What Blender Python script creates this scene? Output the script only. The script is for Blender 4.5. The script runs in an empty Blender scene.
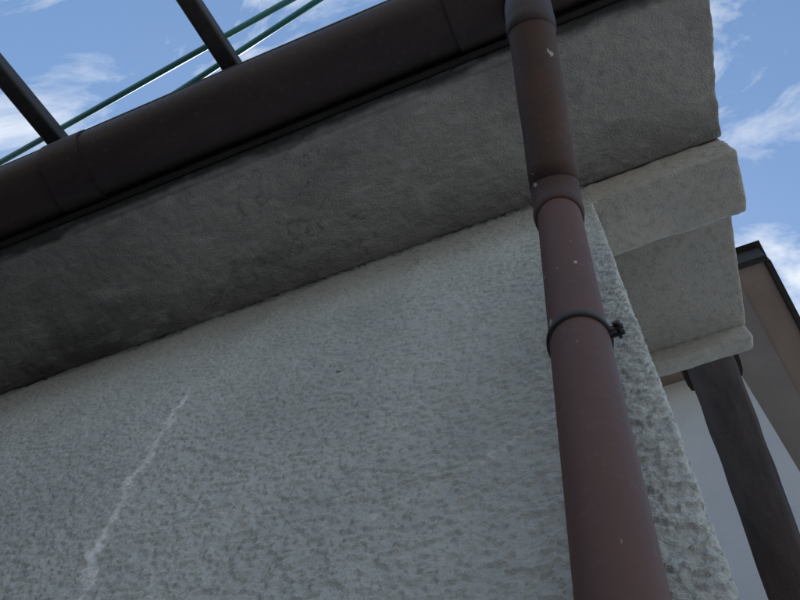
import bpy, bmesh, math, numpy as np
from mathutils import Vector, Matrix, noise as mnoise
sc=bpy.context.scene
GZ=-3.77   # ground level (soffit is z=0)

# ---------------------------------------------------------------- noise
def _h(i,j,k,s):
    n=(i*374761393+j*668265263+k*1274126177+s*974634777)&0xffffffff
    n=((n^(n>>13))*1274126177)&0xffffffff
    n=((n^(n>>16))*2246822519)&0xffffffff
    return ((n>>8)&0xffff)/65535.0
def vnoise(P,scale,seed=0):
    Q=P*scale+1000.0
    I=np.floor(Q).astype(np.int64);F=Q-I;F=F*F*(3-2*F)
    r=0
    for a in (0,1):
        wa=F[:,0] if a else 1-F[:,0]
        for b in (0,1):
            wb=F[:,1] if b else 1-F[:,1]
            for c in (0,1):
                wc=F[:,2] if c else 1-F[:,2]
                r=r+wa*wb*wc*_h(I[:,0]+a,I[:,1]+b,I[:,2]+c,seed)
    return r*2-1
def fbm(P,s,seed,oct=3):
    r=0;a=1;t=0
    for o in range(oct):
        r=r+a*vnoise(P,s*2**o,seed+o*7);t+=a;a*=.55
    return r/t
def sstep(a,b,x):
    t=np.clip((x-a)/(b-a),0,1);return t*t*(3-2*t)

# ---------------------------------------------------------------- materials
def mat(name):
    m=bpy.data.materials.new(name);m.use_nodes=True
    return m,m.node_tree.nodes,m.node_tree.links,m.node_tree.nodes['Principled BSDF']
def plaster(name,c1,c2,c3,bump=.35,fine=260,crack=False,stain=.5,crackcol=(.90,.91,.90)):
    m,N,L,B=mat(name)
    tc=N.new('ShaderNodeTexCoord')
    n1=N.new('ShaderNodeTexNoise');n1.inputs['Scale'].default_value=2.3;n1.inputs['Detail'].default_value=4;n1.inputs['Roughness'].default_value=.62
    n2=N.new('ShaderNodeTexNoise');n2.inputs['Scale'].default_value=60;n2.inputs['Detail'].default_value=4;n2.inputs['Roughness'].default_value=.7
    for n in (n1,n2):L.new(tc.outputs['Object'],n.inputs['Vector'])
    r1=N.new('ShaderNodeValToRGB');r1.color_ramp.elements[0].position=.35;r1.color_ramp.elements[1].position=.68
    r1.color_ramp.elements[0].color=(*c1,1);r1.color_ramp.elements[1].color=(*c2,1)
    L.new(n1.outputs['Fac'],r1.inputs['Fac'])
    r2=N.new('ShaderNodeValToRGB');r2.color_ramp.elements[0].position=.48;r2.color_ramp.elements[1].position=.75
    r2.color_ramp.elements[0].color=(0,0,0,1);r2.color_ramp.elements[1].color=(stain,stain,stain,1)
    L.new(n2.outputs['Fac'],r2.inputs['Fac'])
    mx=N.new('ShaderNodeMixRGB');mx.inputs['Color2'].default_value=(*c3,1)
    L.new(r2.outputs['Color'],mx.inputs['Fac']);L.new(r1.outputs['Color'],mx.inputs['Color1'])
    out=mx.outputs['Color']
    if crack:
        for nm,col in (('grime',(.075,.072,.068)),('crack',crackcol),('spot',(.07,.045,.03))):  # first mask holds both dirt and painted shade
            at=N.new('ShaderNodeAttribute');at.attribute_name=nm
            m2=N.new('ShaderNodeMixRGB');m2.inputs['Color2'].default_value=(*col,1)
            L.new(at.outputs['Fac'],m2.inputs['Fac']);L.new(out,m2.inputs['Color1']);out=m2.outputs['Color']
    L.new(out,B.inputs['Base Color'])
    B.inputs['Roughness'].default_value=.9;B.inputs['Specular IOR Level'].default_value=.25
    b=N.new('ShaderNodeBump');b.inputs['Strength'].default_value=bump;b.inputs['Distance'].default_value=.006
    n3=N.new('ShaderNodeTexNoise');n3.inputs['Scale'].default_value=fine;n3.inputs['Detail'].default_value=3;L.new(tc.outputs['Object'],n3.inputs['Vector'])
    L.new(n3.outputs['Fac'],b.inputs['Height']);L.new(b.outputs['Normal'],B.inputs['Normal'])
    return m
def painted(name,c1,c2,rough=.5,scale=9,bump=.08,spec=.5,stretch=(1,1,.25),chips=.35,flecks=False):
    m,N,L,B=mat(name)
    tc=N.new('ShaderNodeTexCoord');mp=N.new('ShaderNodeMapping');mp.inputs['Scale'].default_value=stretch
    L.new(tc.outputs['Object'],mp.inputs['Vector'])
    n1=N.new('ShaderNodeTexNoise');n1.inputs['Scale'].default_value=scale;n1.inputs['Detail'].default_value=6;n1.inputs['Roughness'].default_value=.68
    n2=N.new('ShaderNodeTexNoise');n2.inputs['Scale'].default_value=scale*12;n2.inputs['Detail'].default_value=4
    L.new(mp.outputs[0],n1.inputs['Vector']);L.new(tc.outputs['Object'],n2.inputs['Vector'])
    r=N.new('ShaderNodeValToRGB');r.color_ramp.elements[0].position=.33;r.color_ramp.elements[1].position=.7
    r.color_ramp.elements[0].color=(*c1,1);r.color_ramp.elements[1].color=(*c2,1)
    L.new(n1.outputs['Fac'],r.inputs['Fac'])
    r3=N.new('ShaderNodeValToRGB');r3.color_ramp.elements[0].position=.58;r3.color_ramp.elements[1].position=.76
    r3.color_ramp.elements[0].color=(0,0,0,1);r3.color_ramp.elements[1].color=(chips,chips,chips,1)
    L.new(n2.outputs['Fac'],r3.inputs['Fac'])
    mx=N.new('ShaderNodeMixRGB');mx.inputs['Color2'].default_value=(c2[0]*1.6+.03,c2[1]*1.8+.03,c2[2]*1.9+.03,1)
    L.new(r3.outputs['Color'],mx.inputs['Fac']);L.new(r.outputs['Color'],mx.inputs['Color1'])
    out=mx.outputs['Color']
    if flecks:
        mp2=N.new('ShaderNodeMapping');mp2.inputs['Scale'].default_value=(46,46,13);mp2.inputs['Location'].default_value=(3.1,1.7,.4);L.new(tc.outputs['Object'],mp2.inputs['Vector'])
        n4=N.new('ShaderNodeTexNoise');n4.inputs['Scale'].default_value=1;n4.inputs['Detail'].default_value=3;L.new(mp2.outputs[0],n4.inputs['Vector'])
        r4=N.new('ShaderNodeValToRGB');r4.color_ramp.elements[0].position=.695;r4.color_ramp.elements[1].position=.72
        r4.color_ramp.elements[0].color=(0,0,0,1);r4.color_ramp.elements[1].color=(.8,.8,.8,1)
        L.new(n4.outputs['Fac'],r4.inputs['Fac'])
        m4=N.new('ShaderNodeMixRGB');m4.inputs['Color2'].default_value=(.50,.48,.44,1);L.new(r4.outputs['Color'],m4.inputs['Fac']);L.new(out,m4.inputs['Color1']);out=m4.outputs['Color']
    L.new(out,B.inputs['Base Color'])
    rr=N.new('ShaderNodeMapRange');rr.inputs['To Min'].default_value=rough-.12;rr.inputs['To Max'].default_value=rough+.2
    L.new(n1.outputs['Fac'],rr.inputs['Value']);L.new(rr.outputs[0],B.inputs['Roughness'])
    B.inputs['Specular IOR Level'].default_value=spec
    b=N.new('ShaderNodeBump');b.inputs['Strength'].default_value=bump;b.inputs['Distance'].default_value=.004
    L.new(n2.outputs['Fac'],b.inputs['Height']);L.new(b.outputs['Normal'],B.inputs['Normal'])
    return m
M_wall=plaster('stucco_wall',(.58,.61,.605),(.68,.71,.70),(.42,.435,.425),bump=.5,fine=380,crack=True,stain=.4)
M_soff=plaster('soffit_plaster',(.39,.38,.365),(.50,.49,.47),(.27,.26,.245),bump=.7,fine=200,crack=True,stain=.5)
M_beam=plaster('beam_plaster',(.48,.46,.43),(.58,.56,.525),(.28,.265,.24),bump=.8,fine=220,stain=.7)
M_pale=plaster('pale_wall',(.44,.44,.46),(.50,.50,.52),(.37,.37,.38),bump=.3,stain=.3)
M_brownsof=plaster('brown_soffit',(.23,.185,.16),(.28,.23,.20),(.17,.135,.115),bump=.2,stain=.3)
M_greysof=plaster('grey_soffit',(.20,.19,.19),(.25,.235,.235),(.15,.14,.14),bump=.2,stain=.3)
M_pipe=painted('brown_pvc',(.105,.054,.045),(.155,.083,.068),rough=.6,scale=7,bump=.12,spec=.35,flecks=True,chips=.22)
M_pipe2=painted('brown_pvc_old',(.064,.038,.034),(.110,.065,.056),rough=.62,scale=9,bump=.14,spec=.35,flecks=True,chips=.25)  # darker brown for the upper pipe sections
M_gut=painted('gutter_brown',(.036,.025,.027),(.072,.050,.050),rough=.55,scale=6,bump=.16,stretch=(.3,1,1),chips=.3)
M_dark=painted('dark_steel',(.020,.019,.022),(.045,.040,.040),rough=.55,scale=14)
M_green=painted('green_pole',(.06,.25,.25),(.10,.34,.34),rough=.4,scale=14,stretch=(.2,1,1))
M_wood=painted('dark_wood',(.024,.017,.015),(.075,.052,.043),rough=.75,scale=16,bump=.6,spec=.2,stretch=(1,1,.12))
M_blocker_siding=painted('shed_siding',(.022,.020,.019),(.045,.040,.036),rough=.8,scale=8,bump=.3,spec=.2)
M_fascia=painted('fascia_dark',(.018,.016,.017),(.034,.030,.030),rough=.65,scale=9,spec=.3)
M_front_blocker=plaster('block_wall_mat',(.30,.295,.28),(.38,.375,.36),(.20,.195,.18),bump=.6,fine=120)
M_ground=plaster('ground_mat',(.22,.215,.205),(.30,.295,.28),(.15,.145,.135),bump=.6,fine=90)
M_far=plaster('neighbour_wall_mat',(.52,.51,.49),(.60,.59,.57),(.45,.44,.42),bump=.3,stain=.3)
mg,Ng,Lg,Bg=mat('window_glass');Bg.inputs['Base Color'].default_value=(.03,.04,.045,1);Bg.inputs['Roughness'].default_value=.08

# ---------------------------------------------------------------- mesh helpers
def link(o,par=None):
    sc.collection.objects.link(o)
    if par:o.parent=par
    return o
def empty(name):
    o=bpy.data.objects.new(name,None);o.empty_display_size=.2;return link(o)
def from_np(name,V,Fq,m,par=None,smooth=True,attrs=None):
    me=bpy.data.meshes.new(name)
    me.vertices.add(len(V));me.vertices.foreach_set('co',V.astype(np.float32).ravel())
    me.loops.add(Fq.size);me.loops.foreach_set('vertex_index',Fq.astype(np.int32).ravel())
    me.polygons.add(len(Fq));me.polygons.foreach_set('loop_start',np.arange(0,Fq.size,4,dtype=np.int32))
    me.polygons.foreach_set('use_smooth',np.full(len(Fq),smooth))
    me.update(calc_edges=True);me.validate()
    for k,v in (attrs or {}).items():
        a=me.attributes.new(k,'FLOAT','POINT');a.data.foreach_set('value',v.astype(np.float32))
    me.materials.append(m)
    return link(bpy.data.objects.new(name,me),par)
def rough_box(name,C,res,amp,rad,m,par=None,faces='xXyYzZ',dispfn=None,attrfn=None):
    C=np.array(C,float).reshape(2,2,2,3)
    dims=np.array([np.linalg.norm(C[1,0,0]-C[0,0,0]),np.linalg.norm(C[0,1,0]-C[0,0,0]),np.linalg.norm(C[0,0,1]-C[0,0,0])])
    Vs=[];Fs=[];off=0
    for f in faces:
        ax='xyz'.index(f.lower());hi=f.isupper()
        a,b=[i for i in range(3) if i!=ax]
        na=max(2,int(dims[a]/res)+1);nb=max(2,int(dims[b]/res)+1)
        A,Bm=np.meshgrid(np.linspace(0,dims[a],na),np.linspace(0,dims[b],nb),indexing='ij')
        P=np.zeros((na*nb,3));P[:,a]=A.ravel();P[:,b]=Bm.ravel();P[:,ax]=dims[ax] if hi else 0
        idx=np.arange(na*nb).reshape(na,nb)
        q=np.stack([idx[:-1,:-1],idx[1:,:-1],idx[1:,1:],idx[:-1,1:]],-1).reshape(-1,4)
        flip=(ax==1)^(not hi)
        if flip:q=q[:,::-1]
        Vs.append(P);Fs.append(q+off);off+=na*nb
    P=np.concatenate(Vs);F=np.concatenate(Fs)
    lo=np.minimum(rad,dims/2);Q=np.clip(P,lo,dims-lo);d=P-Q;ln=np.linalg.norm(d,axis=1,keepdims=True)
    P=Q+d/np.maximum(ln,1e-9)*np.minimum(rad,ln)
    T=P/dims
    x,y,z=T[:,0:1],T[:,1:2],T[:,2:3]
    W=0
    for i in (0,1):
        for j in (0,1):
            for k in (0,1):
                W=W+(x if i else 1-x)*(y if j else 1-y)*(z if k else 1-z)*C[i,j,k]
    if dispfn is not None: W2=W+dispfn(W)
    else: W2=W+amp*np.stack([fbm(W,18,s)+.45*fbm(W,70,s+3) for s in (11,23,37)],1)
    return from_np(name,W2,F,m,par,attrs=attrfn(W) if attrfn else None)
def corners(x0,x1,y0,y1,z0,z1):
    fx0=x0 if callable(x0) else (lambda y:x0);fx1=x1 if callable(x1) else (lambda y:x1)
    return [[[( (fx1 if i else fx0)(y), y, z) for z in (z0,z1)] for y in (y0,y1)] for i in (0,1)]
def box(name,x0,x1,y0,y1,z0,z1,m,par=None,bev=.004):
    me=bpy.data.meshes.new(name);bm=bmesh.new()
    bmesh.ops.create_cube(bm,size=1)
    fx0=x0 if callable(x0) else (lambda y:x0);fx1=x1 if callable(x1) else (lambda y:x1)
    for v in bm.verts:
        y=y1 if v.co.y>0 else y0;z=z1 if v.co.z>0 else z0
        v.co=((fx1 if v.co.x>0 else fx0)(y),y,z)
    if bev:bmesh.ops.bevel(bm,geom=bm.edges[:],offset=bev,segments=2,affect='EDGES')
    bm.to_mesh(me);bm.free();me.materials.append(m)
    return link(bpy.data.objects.new(name,me),par)
def sweep(name,pts,rad,m,par=None,seg=48,closed=True,square=False,wob=0):
    pts=[Vector(p) for p in pts];rad=rad if hasattr(rad,'__len__') else [rad]*len(pts)
    me=bpy.data.meshes.new(name);bm=bmesh.new();rings=[]
    nrm=None
    for i,p in enumerate(pts):
        t=(pts[min(i+1,len(pts)-1)]-pts[max(i-1,0)]).normalized()
        if nrm is None:
            nrm=Vector((1,0,0)) if abs(t.x)<.8 else Vector((0,0,1))
        nrm=(nrm-t*nrm.dot(t)).normalized();b=t.cross(nrm)
        ring=[]
        for k in range(seg):
            a=2*math.pi*k/seg
            r=rad[i]
            if square:
                c,s=math.cos(a),math.sin(a);r=rad[i]/(abs(c)**8+abs(s)**8)**(1/8)
            if wob:
                r*=1+wob*mnoise.noise(Vector((math.cos(a)*1.7,math.sin(a)*1.7,i*.23)))+wob*.6*mnoise.noise(Vector((math.cos(a)*6,math.sin(a)*6,i*.06)))
            ring.append(bm.verts.new(p+(nrm*math.cos(a)+b*math.sin(a))*r))
        rings.append(ring)
    for a,b2 in zip(rings,rings[1:]):
        for k in range(seg):bm.faces.new((a[k],a[(k+1)%seg],b2[(k+1)%seg],b2[k]))
    if closed:
        bm.faces.new(rings[0][::-1]);bm.faces.new(rings[-1])
    for f in bm.faces:f.smooth=len(f.verts)==4
    bmesh.ops.recalc_face_normals(bm,faces=bm.faces)
    bm.to_mesh(me);bm.free();me.materials.append(m)
    return link(bpy.data.objects.new(name,me),par)
def lerp(a,b,t):return tuple(a[i]+(b[i]-a[i])*t for i in range(3))

# ================================================================ HOUSE
house=empty('stucco_house')
CR1=[(-.862,-.60),(-.848,-.68),(-.84,-.734),(-.832,-.80),(-.838,-.83),(-.815,-.91),(-.812,-.96),(-.80,-1.0),(-.803,-1.04),(-.792,-1.085),(-.775,-1.16),(-.762,-1.22),(-.74,-1.28),(-.718,-1.344),(-.69,-1.5),(-.66,-1.7)]
CR2=[(-.12,-1.225),(-.149,-1.248),(-.178,-1.27),(-.214,-1.30),(-.243,-1.312),(-.271,-1.324),(-.32,-1.345)]
def dseg(P,pl):
    d=np.full(len(P),9.);X=P[:,0]+.014*fbm(P,14,91)+.008*fbm(P,50,92);Z=P[:,2]+.014*fbm(P,14,95)
    for (ax,az),(bx,bz) in zip(pl,pl[1:]):
        vx,vz=bx-ax,bz-az;t=np.clip(((X-ax)*vx+(Z-az)*vz)/(vx*vx+vz*vz),0,1)
        d=np.minimum(d,np.hypot(X-ax-t*vx,Z-az-t*vz))
    return d
def wall_disp(W):
    S=W*np.array([.9,.9,1.15])
    n=fbm(S,115,3,4);n2=fbm(S,300,8,2);n3=fbm(W,4,17,2);nb=fbm(W,28,19,2)
    h=.0036*sstep(-.12,.20,n+.22*nb)+.0020*n2
    k=np.clip(1-dseg(W,CR1)/.010,0,1);h=h*(1-.5*k)+.0028*k
    h+=.0024*n3+.0012*nb
    D=np.zeros_like(W);D[:,1]=-h
    e=np.clip(1-np.abs(W[:,0])/.02,0,1)
    D[:,0]=e*(.7*h-.002+.002*fbm(W,22,41))
    return D
def wall_attr(W):
    d1=dseg(W,CR1);d2=dseg(W,CR2);n=fbm(W,120,50,2);n0=fbm(W,22,52,2)
    c=sstep(.0105,.0045,d1+.006*n)*(.85+.5*n0)*sstep(-.54,-.74,W[:,2])
    c=np.maximum(c,.55*sstep(.009,.003,d2+.008*n)*(.7+.9*n0))
    s=sstep(1,.6,np.hypot((W[:,0]+.488)/.014,(W[:,2]+.803+.2*(W[:,0]+.488))/.004)+.3*n)
    g=.42*sstep(-.38,0,W[:,2]+.03*n0)+.35*sstep(-.06,0,W[:,2]+.02*n0)+.08*sstep(-.1,.5,fbm(W*np.array([1,1,.5]),9,60,3))  # eave shade painted into the wall top, then patchy dirt
    g=g+.18*sstep(.05,.0,np.abs(W[:,0]+.0745))*sstep(-.2,.4,n0)  # patchy darker band along the line of the pipe
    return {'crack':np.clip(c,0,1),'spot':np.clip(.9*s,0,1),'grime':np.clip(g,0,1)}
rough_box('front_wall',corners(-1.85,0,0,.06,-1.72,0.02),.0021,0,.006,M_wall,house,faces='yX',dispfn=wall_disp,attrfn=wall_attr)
box('side_body',-6,-.004,.05,6,GZ,0.05,M_wall,house,bev=0)
box('front_lower',-6,-.001,-.0005,.049,GZ,-1.721,M_wall,house,bev=0)
box('front_left',-6,-1.851,-.0005,.049,-1.72,.05,M_wall,house,bev=0)

def ex(y,o=0):return .326-.2*y+o if y<0 else .326-.155*y+o
E=.376
def soff_disp(W):
    h=.0045*fbm(W,5,5,2)+.0024*fbm(W,28,6,3)+.0022*fbm(W*np.array([.6,1.3,1]),95,7,3)
    h-=.005*sstep(.007,.003,np.abs(W[:,1]+E-.034+.002*fbm(W,6,8,2)))*(W[:,2]<.02)
    a=np.abs(fbm(W*np.array([1,1.6,1]),5,72,4));h-=.0015*sstep(.012,.002,a)
    D=np.zeros_like(W);D[:,2]=-h
    ed=np.clip(1-np.abs(W[:,0]-(.326-.2*W[:,1]))/.03,0,1)
    D[:,0]+=ed*(.007*fbm(W,14,31,3)+.005*fbm(W,50,32,2))
    D[:,2]+=ed*.006*fbm(W,22,33,3)
    return D
def soff_attr(W):
    n=fbm(W,9,70,4);n2=fbm(W,40,71,3)
    y=W[:,1]
    g=.95*sstep(-E+.035,-E+.012,y+.02*n)+.38*sstep(-.16,0,y+.03*n)+.22*sstep(.05,.6,n+.25*n2)  # dirty lip and patches; middle term paints shade toward the wall
    g=g+.42*sstep(-.4,-1.7,W[:,0]+.3*n)  # painted shade, deepening to the left
    a=np.abs(fbm(W*np.array([1,1.6,1]),5,72,4));c=sstep(.014,.002,a)*sstep(-.2,.3,vnoise(W,3,74))*.4
    wl=.35*sstep(.2,.6,fbm(W*np.array([.5,1.5,1]),26,75,3))
    return {'crack':np.clip(wl*.4,0,1),'spot':np.clip(c,0,1),'grime':np.clip(g,0,.95)}
slabC=corners(-2.6,lambda y:ex(y),-E,-.0005,0,.12)
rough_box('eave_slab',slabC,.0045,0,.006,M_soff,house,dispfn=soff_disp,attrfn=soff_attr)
box('slab_extension',-6,-2.601,-E,.0,0,.12,M_soff,house)
def bx1(y):return .324-.13*y
rough_box('corner_beam',corners(-.006,bx1,.0015,.139,-.18,.119),.004,.0048,.010,M_beam,house)
rough_box('side_soffit_panel',corners(-.006,lambda y:.326-.155*y,.139,.465,.003,.118),.005,.0026,.006,M_beam,house)
rough_box('rear_beam',corners(-.006,lambda y:.328-.16*y,.463,.503,-.072,.119),.004,.0038,.010,M_beam,house)
box('balcony_floor',-6,-.03,.0,6,.051,.119,M_soff,house,bev=0)
box('gutter_fascia',-6,.345,-E-.016,-E-.001,-.010,.135,M_fascia,house,bev=.002)

# ================================================================ UPPER REAR WING
wing=empty('house_upper_wing')
def wx(y):return .785+.17*(y-1.25)
box('wing_wall',-5.9,.465,1.80,6.5,.125,2.77,M_pale,wing)
box('wing_wall_lower',.001,.463,1.803,6.4,GZ,.1245,M_pale,wing)
box('wing_soffit',-6.3,lambda y:wx(y)-.02,1.27,6.9,2.78,2.86,M_brownsof,wing)
box('wing_soffit_strip',.47,lambda y:.60+.17*(y-1.25),1.33,6.8,2.765,2.779,M_greysof,wing)
box('wing_fascia_front',-6.3,wx(1.25),1.235,1.269,2.755,2.93,M_fascia,wing)
box('wing_fascia_side',lambda y:wx(y)-.019,lambda y:wx(y)+.012,1.2695,6.95,2.755,2.93,M_fascia,wing)
me=bpy.data.meshes.new('wing_roof');bm=bmesh.new()
b=[bm.verts.new(p) for p in ((-6.4,1.2,2.94),(.8,1.2,2.94),(1.75,7,2.94),(-6.4,7,2.94))]
t=[bm.verts.new(p) for p in ((-4,3.8,3.9),(-.9,3.8,3.9))]
for f in ((b[0],b[1],t[1],t[0]),(b[1],b[2],t[1]),(b[2],b[3],t[0],t[1]),(b[3],b[0],t[0]),(b[3],b[2],b[1],b[0])):bm.faces.new(f)
bm.to_mesh(me);bm.free();me.materials.append(M_fascia);link(bpy.data.objects.new('wing_roof',me),wing)

# ================================================================ UNSEEN ADDED LIGHT BLOCKERS + BOUNCE HOUSE
left_blk=empty('garden_shed')  # unseen hut added to keep light off the left side
box('shed_body',-4.4,-1.93,-2.9,-.07,GZ,-.10,M_blocker_siding,left_blk)
for k in range(19):
    y=-2.88+k*.15
    box('batten_%d'%k,-1.9295,-1.915,y,y+.03,GZ,-.12,M_blocker_siding,left_blk,bev=.002)
box('shed_roof',-4.5,-1.88,-3.0,-.05,-.0995,-.05,M_fascia,left_blk)
bw=empty('block_wall')  # unseen barrier added in front to cut bounce from sunlit ground
for r in range(6):
    for k in range(22):
        x=-1.9+k*.4+(.2 if r%2 else 0)
        box('block_%d_%d'%(r,k),x,x+.39,-3.45,-3.35,GZ+r*.2,GZ+r*.2+.192,M_front_blocker,bw,bev=.006)
box('mortar_core',-1.9,7.1,-3.44,-3.36,GZ,GZ+1.19,M_front_blocker,bw)
box('coping',-1.95,7.15,-3.48,-3.32,GZ+1.195,GZ+1.26,M_front_blocker,bw,bev=.01)
nb_=empty('neighbour_house')  # unseen sunlit facade added to bounce light onto soffit and wall
box('walls',-4.5,7.5,-14,-7.5,GZ,GZ+5.6,M_far,nb_,bev=.02)
for fl in (0,1):
    for k in range(4):
        x=-3.3+k*2.9;z=GZ+.9+fl*2.7
        box('window_glass_%d_%d'%(fl,k),x,x+1.6,-7.499,-7.47,z,z+1.2,mg,nb_,bev=0)
        for (a,b1_,c,d_) in ((x-.06,x,z-.06,z+1.26),(x+1.6,x+1.66,z-.06,z+1.26),(x,x+1.6,z-.06,z),(x,x+1.6,z+1.2,z+1.26),(x+.78,x+.82,z,z+1.2)):
            box('frame',a,b1_,-7.498,-7.44,c,d_,M_dark,nb_,bev=0)
me=bpy.data.meshes.new('gable_roof');bm=bmesh.new()
q=[bm.verts.new(p) for p in ((-5.1,-6.9,GZ+5.5),(8.1,-6.9,GZ+5.5),(8.1,-10.75,GZ+7.3),(-5.1,-10.75,GZ+7.3),(8.1,-14.6,GZ+5.5),(-5.1,-14.6,GZ+5.5))]
bm.faces.new((q[0],q[1],q[2],q[3]));bm.faces.new((q[3],q[2],q[4],q[5]));bm.faces.new((q[1],q[4],q[2]));bm.faces.new((q[0],q[3],q[5]));bm.faces.new((q[0],q[5],q[4],q[1]))
bm.to_mesh(me);bm.free();me.materials.append(M_fascia);link(bpy.data.objects.new('gable_roof',me),nb_)

# ================================================================ GUTTER
gut=empty('rain_gutter')
def gutter_profile(cy,cz,r,n=28):
    pts=[]
    for i in range(n+1):
        a=math.pi+math.pi*i/n
        c,s=math.cos(a),math.sin(a)
        k=(abs(c)**3.0+abs(s)**3.0)**(-1/3.0)
        pts.append((cy+r*c*k,cz+r*.95*s*k))
    return pts
def gutter(name,x0,x1,cy,cz,r,th,m,par,nx=80,sag=.002):
    me=bpy.data.meshes.new(name);bm=bmesh.new()
    o=gutter_profile(cy,cz,r);i_=gutter_profile(cy,cz,r-th)[::-1]
    prof=o+i_
    rows=[]
    for k in range(nx+1):
        x=x0+(x1-x0)*k/nx;dz=sag*math.sin(x*3.1)+sag*.5*math.sin(x*11)
        rows.append([bm.verts.new((x,y+.3*dz,z+dz)) for y,z in prof])
    n=len(prof)
    for a,b2 in zip(rows,rows[1:]):
        for k in range(n):bm.faces.new((a[k],a[(k+1)%n],b2[(k+1)%n],b2[k]))
    bm.faces.new(rows[0]);bm.faces.new(rows[-1][::-1])
    for f in bm.faces:f.smooth=len(f.verts)==4
    bmesh.ops.recalc_face_normals(bm,faces=bm.faces)
    bm.to_mesh(me);bm.free();me.materials.append(m)
    o=link(bpy.data.objects.new(name,me),par)
    md=o.modifiers.new('es','EDGE_SPLIT');md.split_angle=math.radians(50)
    return o
GCY,GCZ,GR=-.482,.070,.0905
gutter('trough',-6,.30,GCY,GCZ,GR,.003,M_gut,gut,nx=120,sag=.0022)
for k,(a,b2) in enumerate(((-1.275,-1.16),(-.17,-.055),(-3.6,-3.48))):
    gutter('joint_sleeve_%d'%k,a,b2,GCY,GCZ-.001,GR+.0055,.0045,M_gut,gut,nx=4)
sweep('front_lip',[(-6+6.3*i/60,GCY-GR+.002+.0012*math.sin((-6+6.3*i/60)*3.1),GCZ+.006+.002*math.sin((-6+6.3*i/60)*3.1)) for i in range(61)],.007,M_gut,gut,seg=16)
sweep('rear_flange',[(-6,-E-.0205,.150),(.30,-E-.0205,.150)],.009,M_gut,gut,seg=16)
me=bpy.data.meshes.new('end_cap');bm=bmesh.new()
o1=[bm.verts.new((.301,y,z)) for y,z in gutter_profile(GCY,GCZ,GR+.003)];o2=[bm.verts.new((.306,y,z)) for y,z in gutter_profile(GCY,GCZ,GR+.003)]
bm.faces.new(o1);bm.faces.new(o2[::-1])
for k in range(len(o1)-1):bm.faces.new((o1[k],o1[k+1],o2[k+1],o2[k]))
bm.to_mesh(me);bm.free();me.materials.append(M_gut);link(bpy.data.objects.new('end_cap',me),gut)
box('ledger',-6,.33,-E-.020,-E-.0165,.02,.148,M_fascia,gut,bev=0)

# ================================================================ DOWNPIPE
dp=empty('rain_downpipe')
CZ=-2.217
Bp=(-.0745,-.0535,CZ+.544);S=(-.0575,-.1285,CZ+1.478);T=(.002,-.437,CZ+1.716)
ext=lerp(Bp,S,-.30)
low=[(ext[0],ext[1],GZ+.05),(ext[0],ext[1],ext[2]-.25),(ext[0],ext[1],ext[2]-.05)]+[lerp(Bp,S,t) for t in [-.24+1.24*i/24 for i in range(25)]]
sweep('lower_pipe',low,[.0318]*3+[.0318+.0025*i/24 for i in range(25)],M_pipe,dp)
U=(Vector(T)-Vector(S)).normalized();D0=(Vector(S)-Vector(Bp)).normalized()
Sv=Vector(S)
el=[]
for i in range(13):
    t=i/12
    el.append((Sv-D0*.045)*(1-t)**2+Sv*2*t*(1-t)+(Sv+U*.045)*t*t)
sweep('socket_collar',[Sv-D0*.062,Sv-D0*.060,Sv-D0*.034,Sv-D0*.028,Sv-D0*.026],[.0355,.0385,.0405,.0405,.036],M_pipe2,dp)
sweep('elbow_lower',el,.0395,M_pipe2,dp)
Tv=Vector(T)
sweep('offset_pipe',[Sv+U*.04+(Tv-Sv-U*.04)*i/12 for i in range(12)],[.0405+.0006*math.sin(i*1.3) for i in range(12)],M_pipe2,dp)
te=[]
Zv=Vector((0,0,1))
for i in range(13):
    t=i/12
    te.append((Tv-U*.05)*(1-t)**2+Tv*2*t*(1-t)+(Tv+Zv*.06)*t*t)
sweep('elbow_upper',te,.0425,M_gut,dp)
sweep('elbow_upper_collar',[Tv-U*.055,Tv-U*.053,Tv-U*.03,Tv-U*.028],[.041,.0435,.0435,.042],M_gut,dp)
sweep('riser_pipe',[Tv+Zv*.05,Tv+Zv*.2,(T[0],T[1],.0)],.037,M_pipe2,dp)
sweep('gutter_outlet',[(T[0],T[1],-.07),(T[0],T[1],-.03),(T[0],T[1]-.01,.0)],[.042,.042,.06],M_gut,dp)
def clamp(t,par,nm):
    c=Vector(lerp(Bp,S,t));rr=.0325+.0025*max(0,t)
    sweep(nm+'_band',[c-D0*.0055,c-D0*.005,c+D0*.005,c+D0*.0055],[rr,rr+.0028,rr+.0028,rr],M_dark,par)
    xs=Vector((1,0,0))
    e=c+xs*(rr+.007)
    for s in (-1,1):
        p=e+Vector((0,s*.0035,0))
        box(nm+'_lug%d'%(s+1),p.x-.009,p.x+.009,p.y-.0012,p.y+.0012,p.z-.007,p.z+.007,M_dark,par,bev=.0008)
    sweep(nm+'_bolt',[e+Vector((0.003,-.010,0)),e+Vector((.003,-.0055,0)),e+Vector((.003,-.0055,0)),e+Vector((.003,.010,0))],[.0042,.0042,.002,.002],M_dark,par,seg=6)
    sweep(nm+'_standoff',[c+Vector((0,rr,0)),Vector((c.x,.004,c.z))],.005,M_dark,par,seg=12)
clamp(.445,dp,'clamp')

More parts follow.
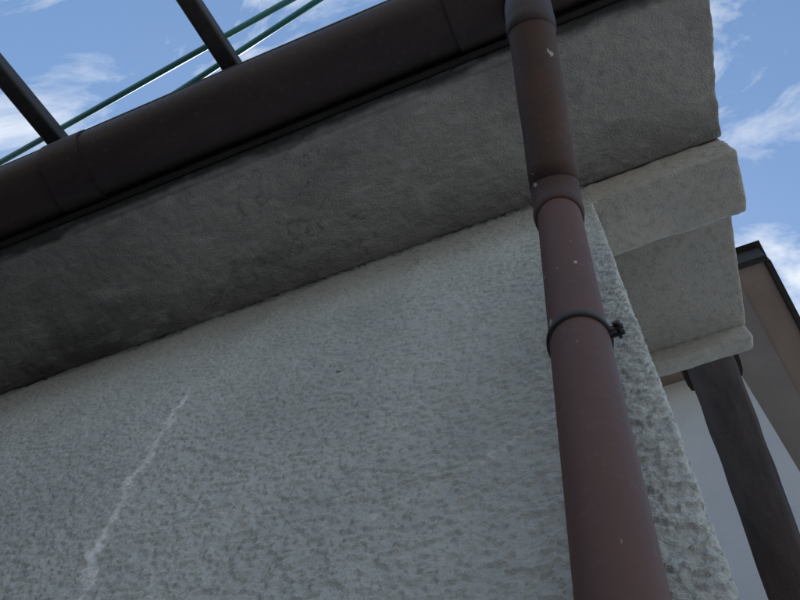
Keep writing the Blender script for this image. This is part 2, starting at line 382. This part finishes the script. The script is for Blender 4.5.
# ================================================================ BALCONY ARMS + LAUNDRY POLES
def tube2(nm,a,b2,r,m,par,ea=0,eb=0,square=False,seg=24):
    a=Vector(a);b2=Vector(b2);d=(b2-a).normalized();a=a-d*ea;b2=b2+d*eb
    return sweep(nm,[a,a+(b2-a)*.5,b2],r,m,par,seg=seg,square=square)
def arm(a,b2):
    e=empty('laundry_pole_bracket')
    A=Vector(a);B=Vector(b2);d=(B-A).normalized();root=A-d*.28
    tube2('arm',root,B,.0245,M_dark,e,eb=.15,square=True,seg=48)
    sweep('post',[(root.x,root.y,.12),(root.x,root.y,root.z+.02)],.026,M_dark,e,seg=48,square=True)
    box('base_plate',root.x-.06,root.x+.06,root.y-.05,root.y+.05,.121,.128,M_dark,e,bev=.001)
arm((-.754,-.568,.183),(-.805,-.885,.15))
arm((-1.295,-.553,.183),(-1.38,-.931,.14))
for a,b2 in (((-1.527,-.594,.233),(-.5575,-.6835,.233)),((-.9226,-.589,.262),(-.493,-.658,.262))):
    e=empty('laundry_pole');tube2('pole',a,b2,.0085,M_green,e,ea=.35,eb=.5)
    dd=(Vector(b2)-Vector(a)).normalized();q=Vector(b2)+dd*.5
    sweep('end_cap',[q,q+dd*.02],[.011,.009],M_green,e,seg=16)

# ================================================================ DARK POST
post=empty('wooden_post')
pt=(.208,.933,CZ+3.2*.9663);pb=(.148,1.083,CZ+1.983)
pts=[];rs=[]
for i in range(41):
    t=-.05+1.4*i/40
    pts.append(lerp(pt,pb,t));rs.append(.080-.019*t)
l=pts[-1]
for i in range(1,20):pts.append((l[0],l[1],l[2]+(GZ-.02-l[2])*i/19));rs.append(rs[40])
sweep('trunk',pts,rs,M_wood,post,seg=64,wob=.06)
sweep('capital',[(pt[0]+.003,pt[1],pt[2]+.06),(pt[0],pt[1],pt[2]+.30)],[.10,.10],M_wood,post,seg=32,square=True)

# ================================================================ GROUND
me=bpy.data.meshes.new('ground');bm=bmesh.new()
vs=[bm.verts.new(p) for p in ((-300,-300,GZ),(300,-300,GZ),(300,300,GZ),(-300,300,GZ))];bm.faces.new(vs)
bm.to_mesh(me);bm.free();me.materials.append(M_ground);link(bpy.data.objects.new('ground',me))

# ================================================================ CAMERA
cam=bpy.data.cameras.new('camera');cam.sensor_width=36;cam.lens=913.28/800*36;cam.clip_start=.02;cam.clip_end=2000
co=link(bpy.data.objects.new('camera',cam))
Rm=np.array([[.9214,.3181,.2234],[.3679,-.8992,-.237],[.1255,.3006,-.9455]])
Uu,_,Vv=np.linalg.svd(Rm);Rm=Uu@Vv
M4=Matrix([[*Rm[0],-.0101],[*Rm[1],-.439],[*Rm[2],CZ],[0,0,0,1]])
co.matrix_world=M4;sc.camera=co

# ================================================================ SKY + SUN
SE,SA=math.radians(54),math.radians(-28)
w=bpy.data.worlds.new('World');sc.world=w;w.use_nodes=True
N=w.node_tree.nodes;L=w.node_tree.links;bg=N['Background']
sk=N.new('ShaderNodeTexSky');sk.sky_type='NISHITA';sk.sun_disc=False;sk.sun_elevation=SE;sk.sun_rotation=SA;sk.air_density=1.6;sk.dust_density=.5;sk.ozone_density=2.2
hs=N.new('ShaderNodeHueSaturation');hs.inputs['Saturation'].default_value=1.1;L.new(sk.outputs[0],hs.inputs['Color'])
tc=N.new('ShaderNodeTexCoord');mp=N.new('ShaderNodeMapping');mp.inputs['Scale'].default_value=(3.0,5.5,2);mp.inputs['Rotation'].default_value=(0,0,.6);mp.inputs['Location'].default_value=(.3,.1,0)
n=N.new('ShaderNodeTexNoise');n.inputs['Scale'].default_value=1.6;n.inputs['Detail'].default_value=7;n.inputs['Roughness'].default_value=.62;n.inputs['Distortion'].default_value=.5
r=N.new('ShaderNodeValToRGB');r.color_ramp.elements[0].position=.475;r.color_ramp.elements[1].position=.70
r.color_ramp.elements[1].color=(.95,.95,.95,1)
mx=N.new('ShaderNodeMixRGB');mx.inputs['Color2'].default_value=(7.0,7.2,7.5,1)
L.new(tc.outputs['Generated'],mp.inputs['Vector']);L.new(mp.outputs[0],n.inputs['Vector']);L.new(n.outputs['Fac'],r.inputs['Fac'])
L.new(r.outputs['Color'],mx.inputs['Fac']);L.new(hs.outputs[0],mx.inputs['Color1']);L.new(mx.outputs[0],bg.inputs['Color'])
bg.inputs['Strength'].default_value=.15
su=bpy.data.lights.new('sun','SUN');su.energy=5.0;su.angle=math.radians(.5);su.color=(1,.95,.88)
so=link(bpy.data.objects.new('sun',su))
d=Vector((math.sin(SA)*math.cos(SE),math.cos(SA)*math.cos(SE),math.sin(SE)))
so.rotation_euler=d.to_track_quat('Z','Y').to_euler()
sc.view_settings.view_transform='Standard';sc.view_settings.look='None';sc.view_settings.exposure=0
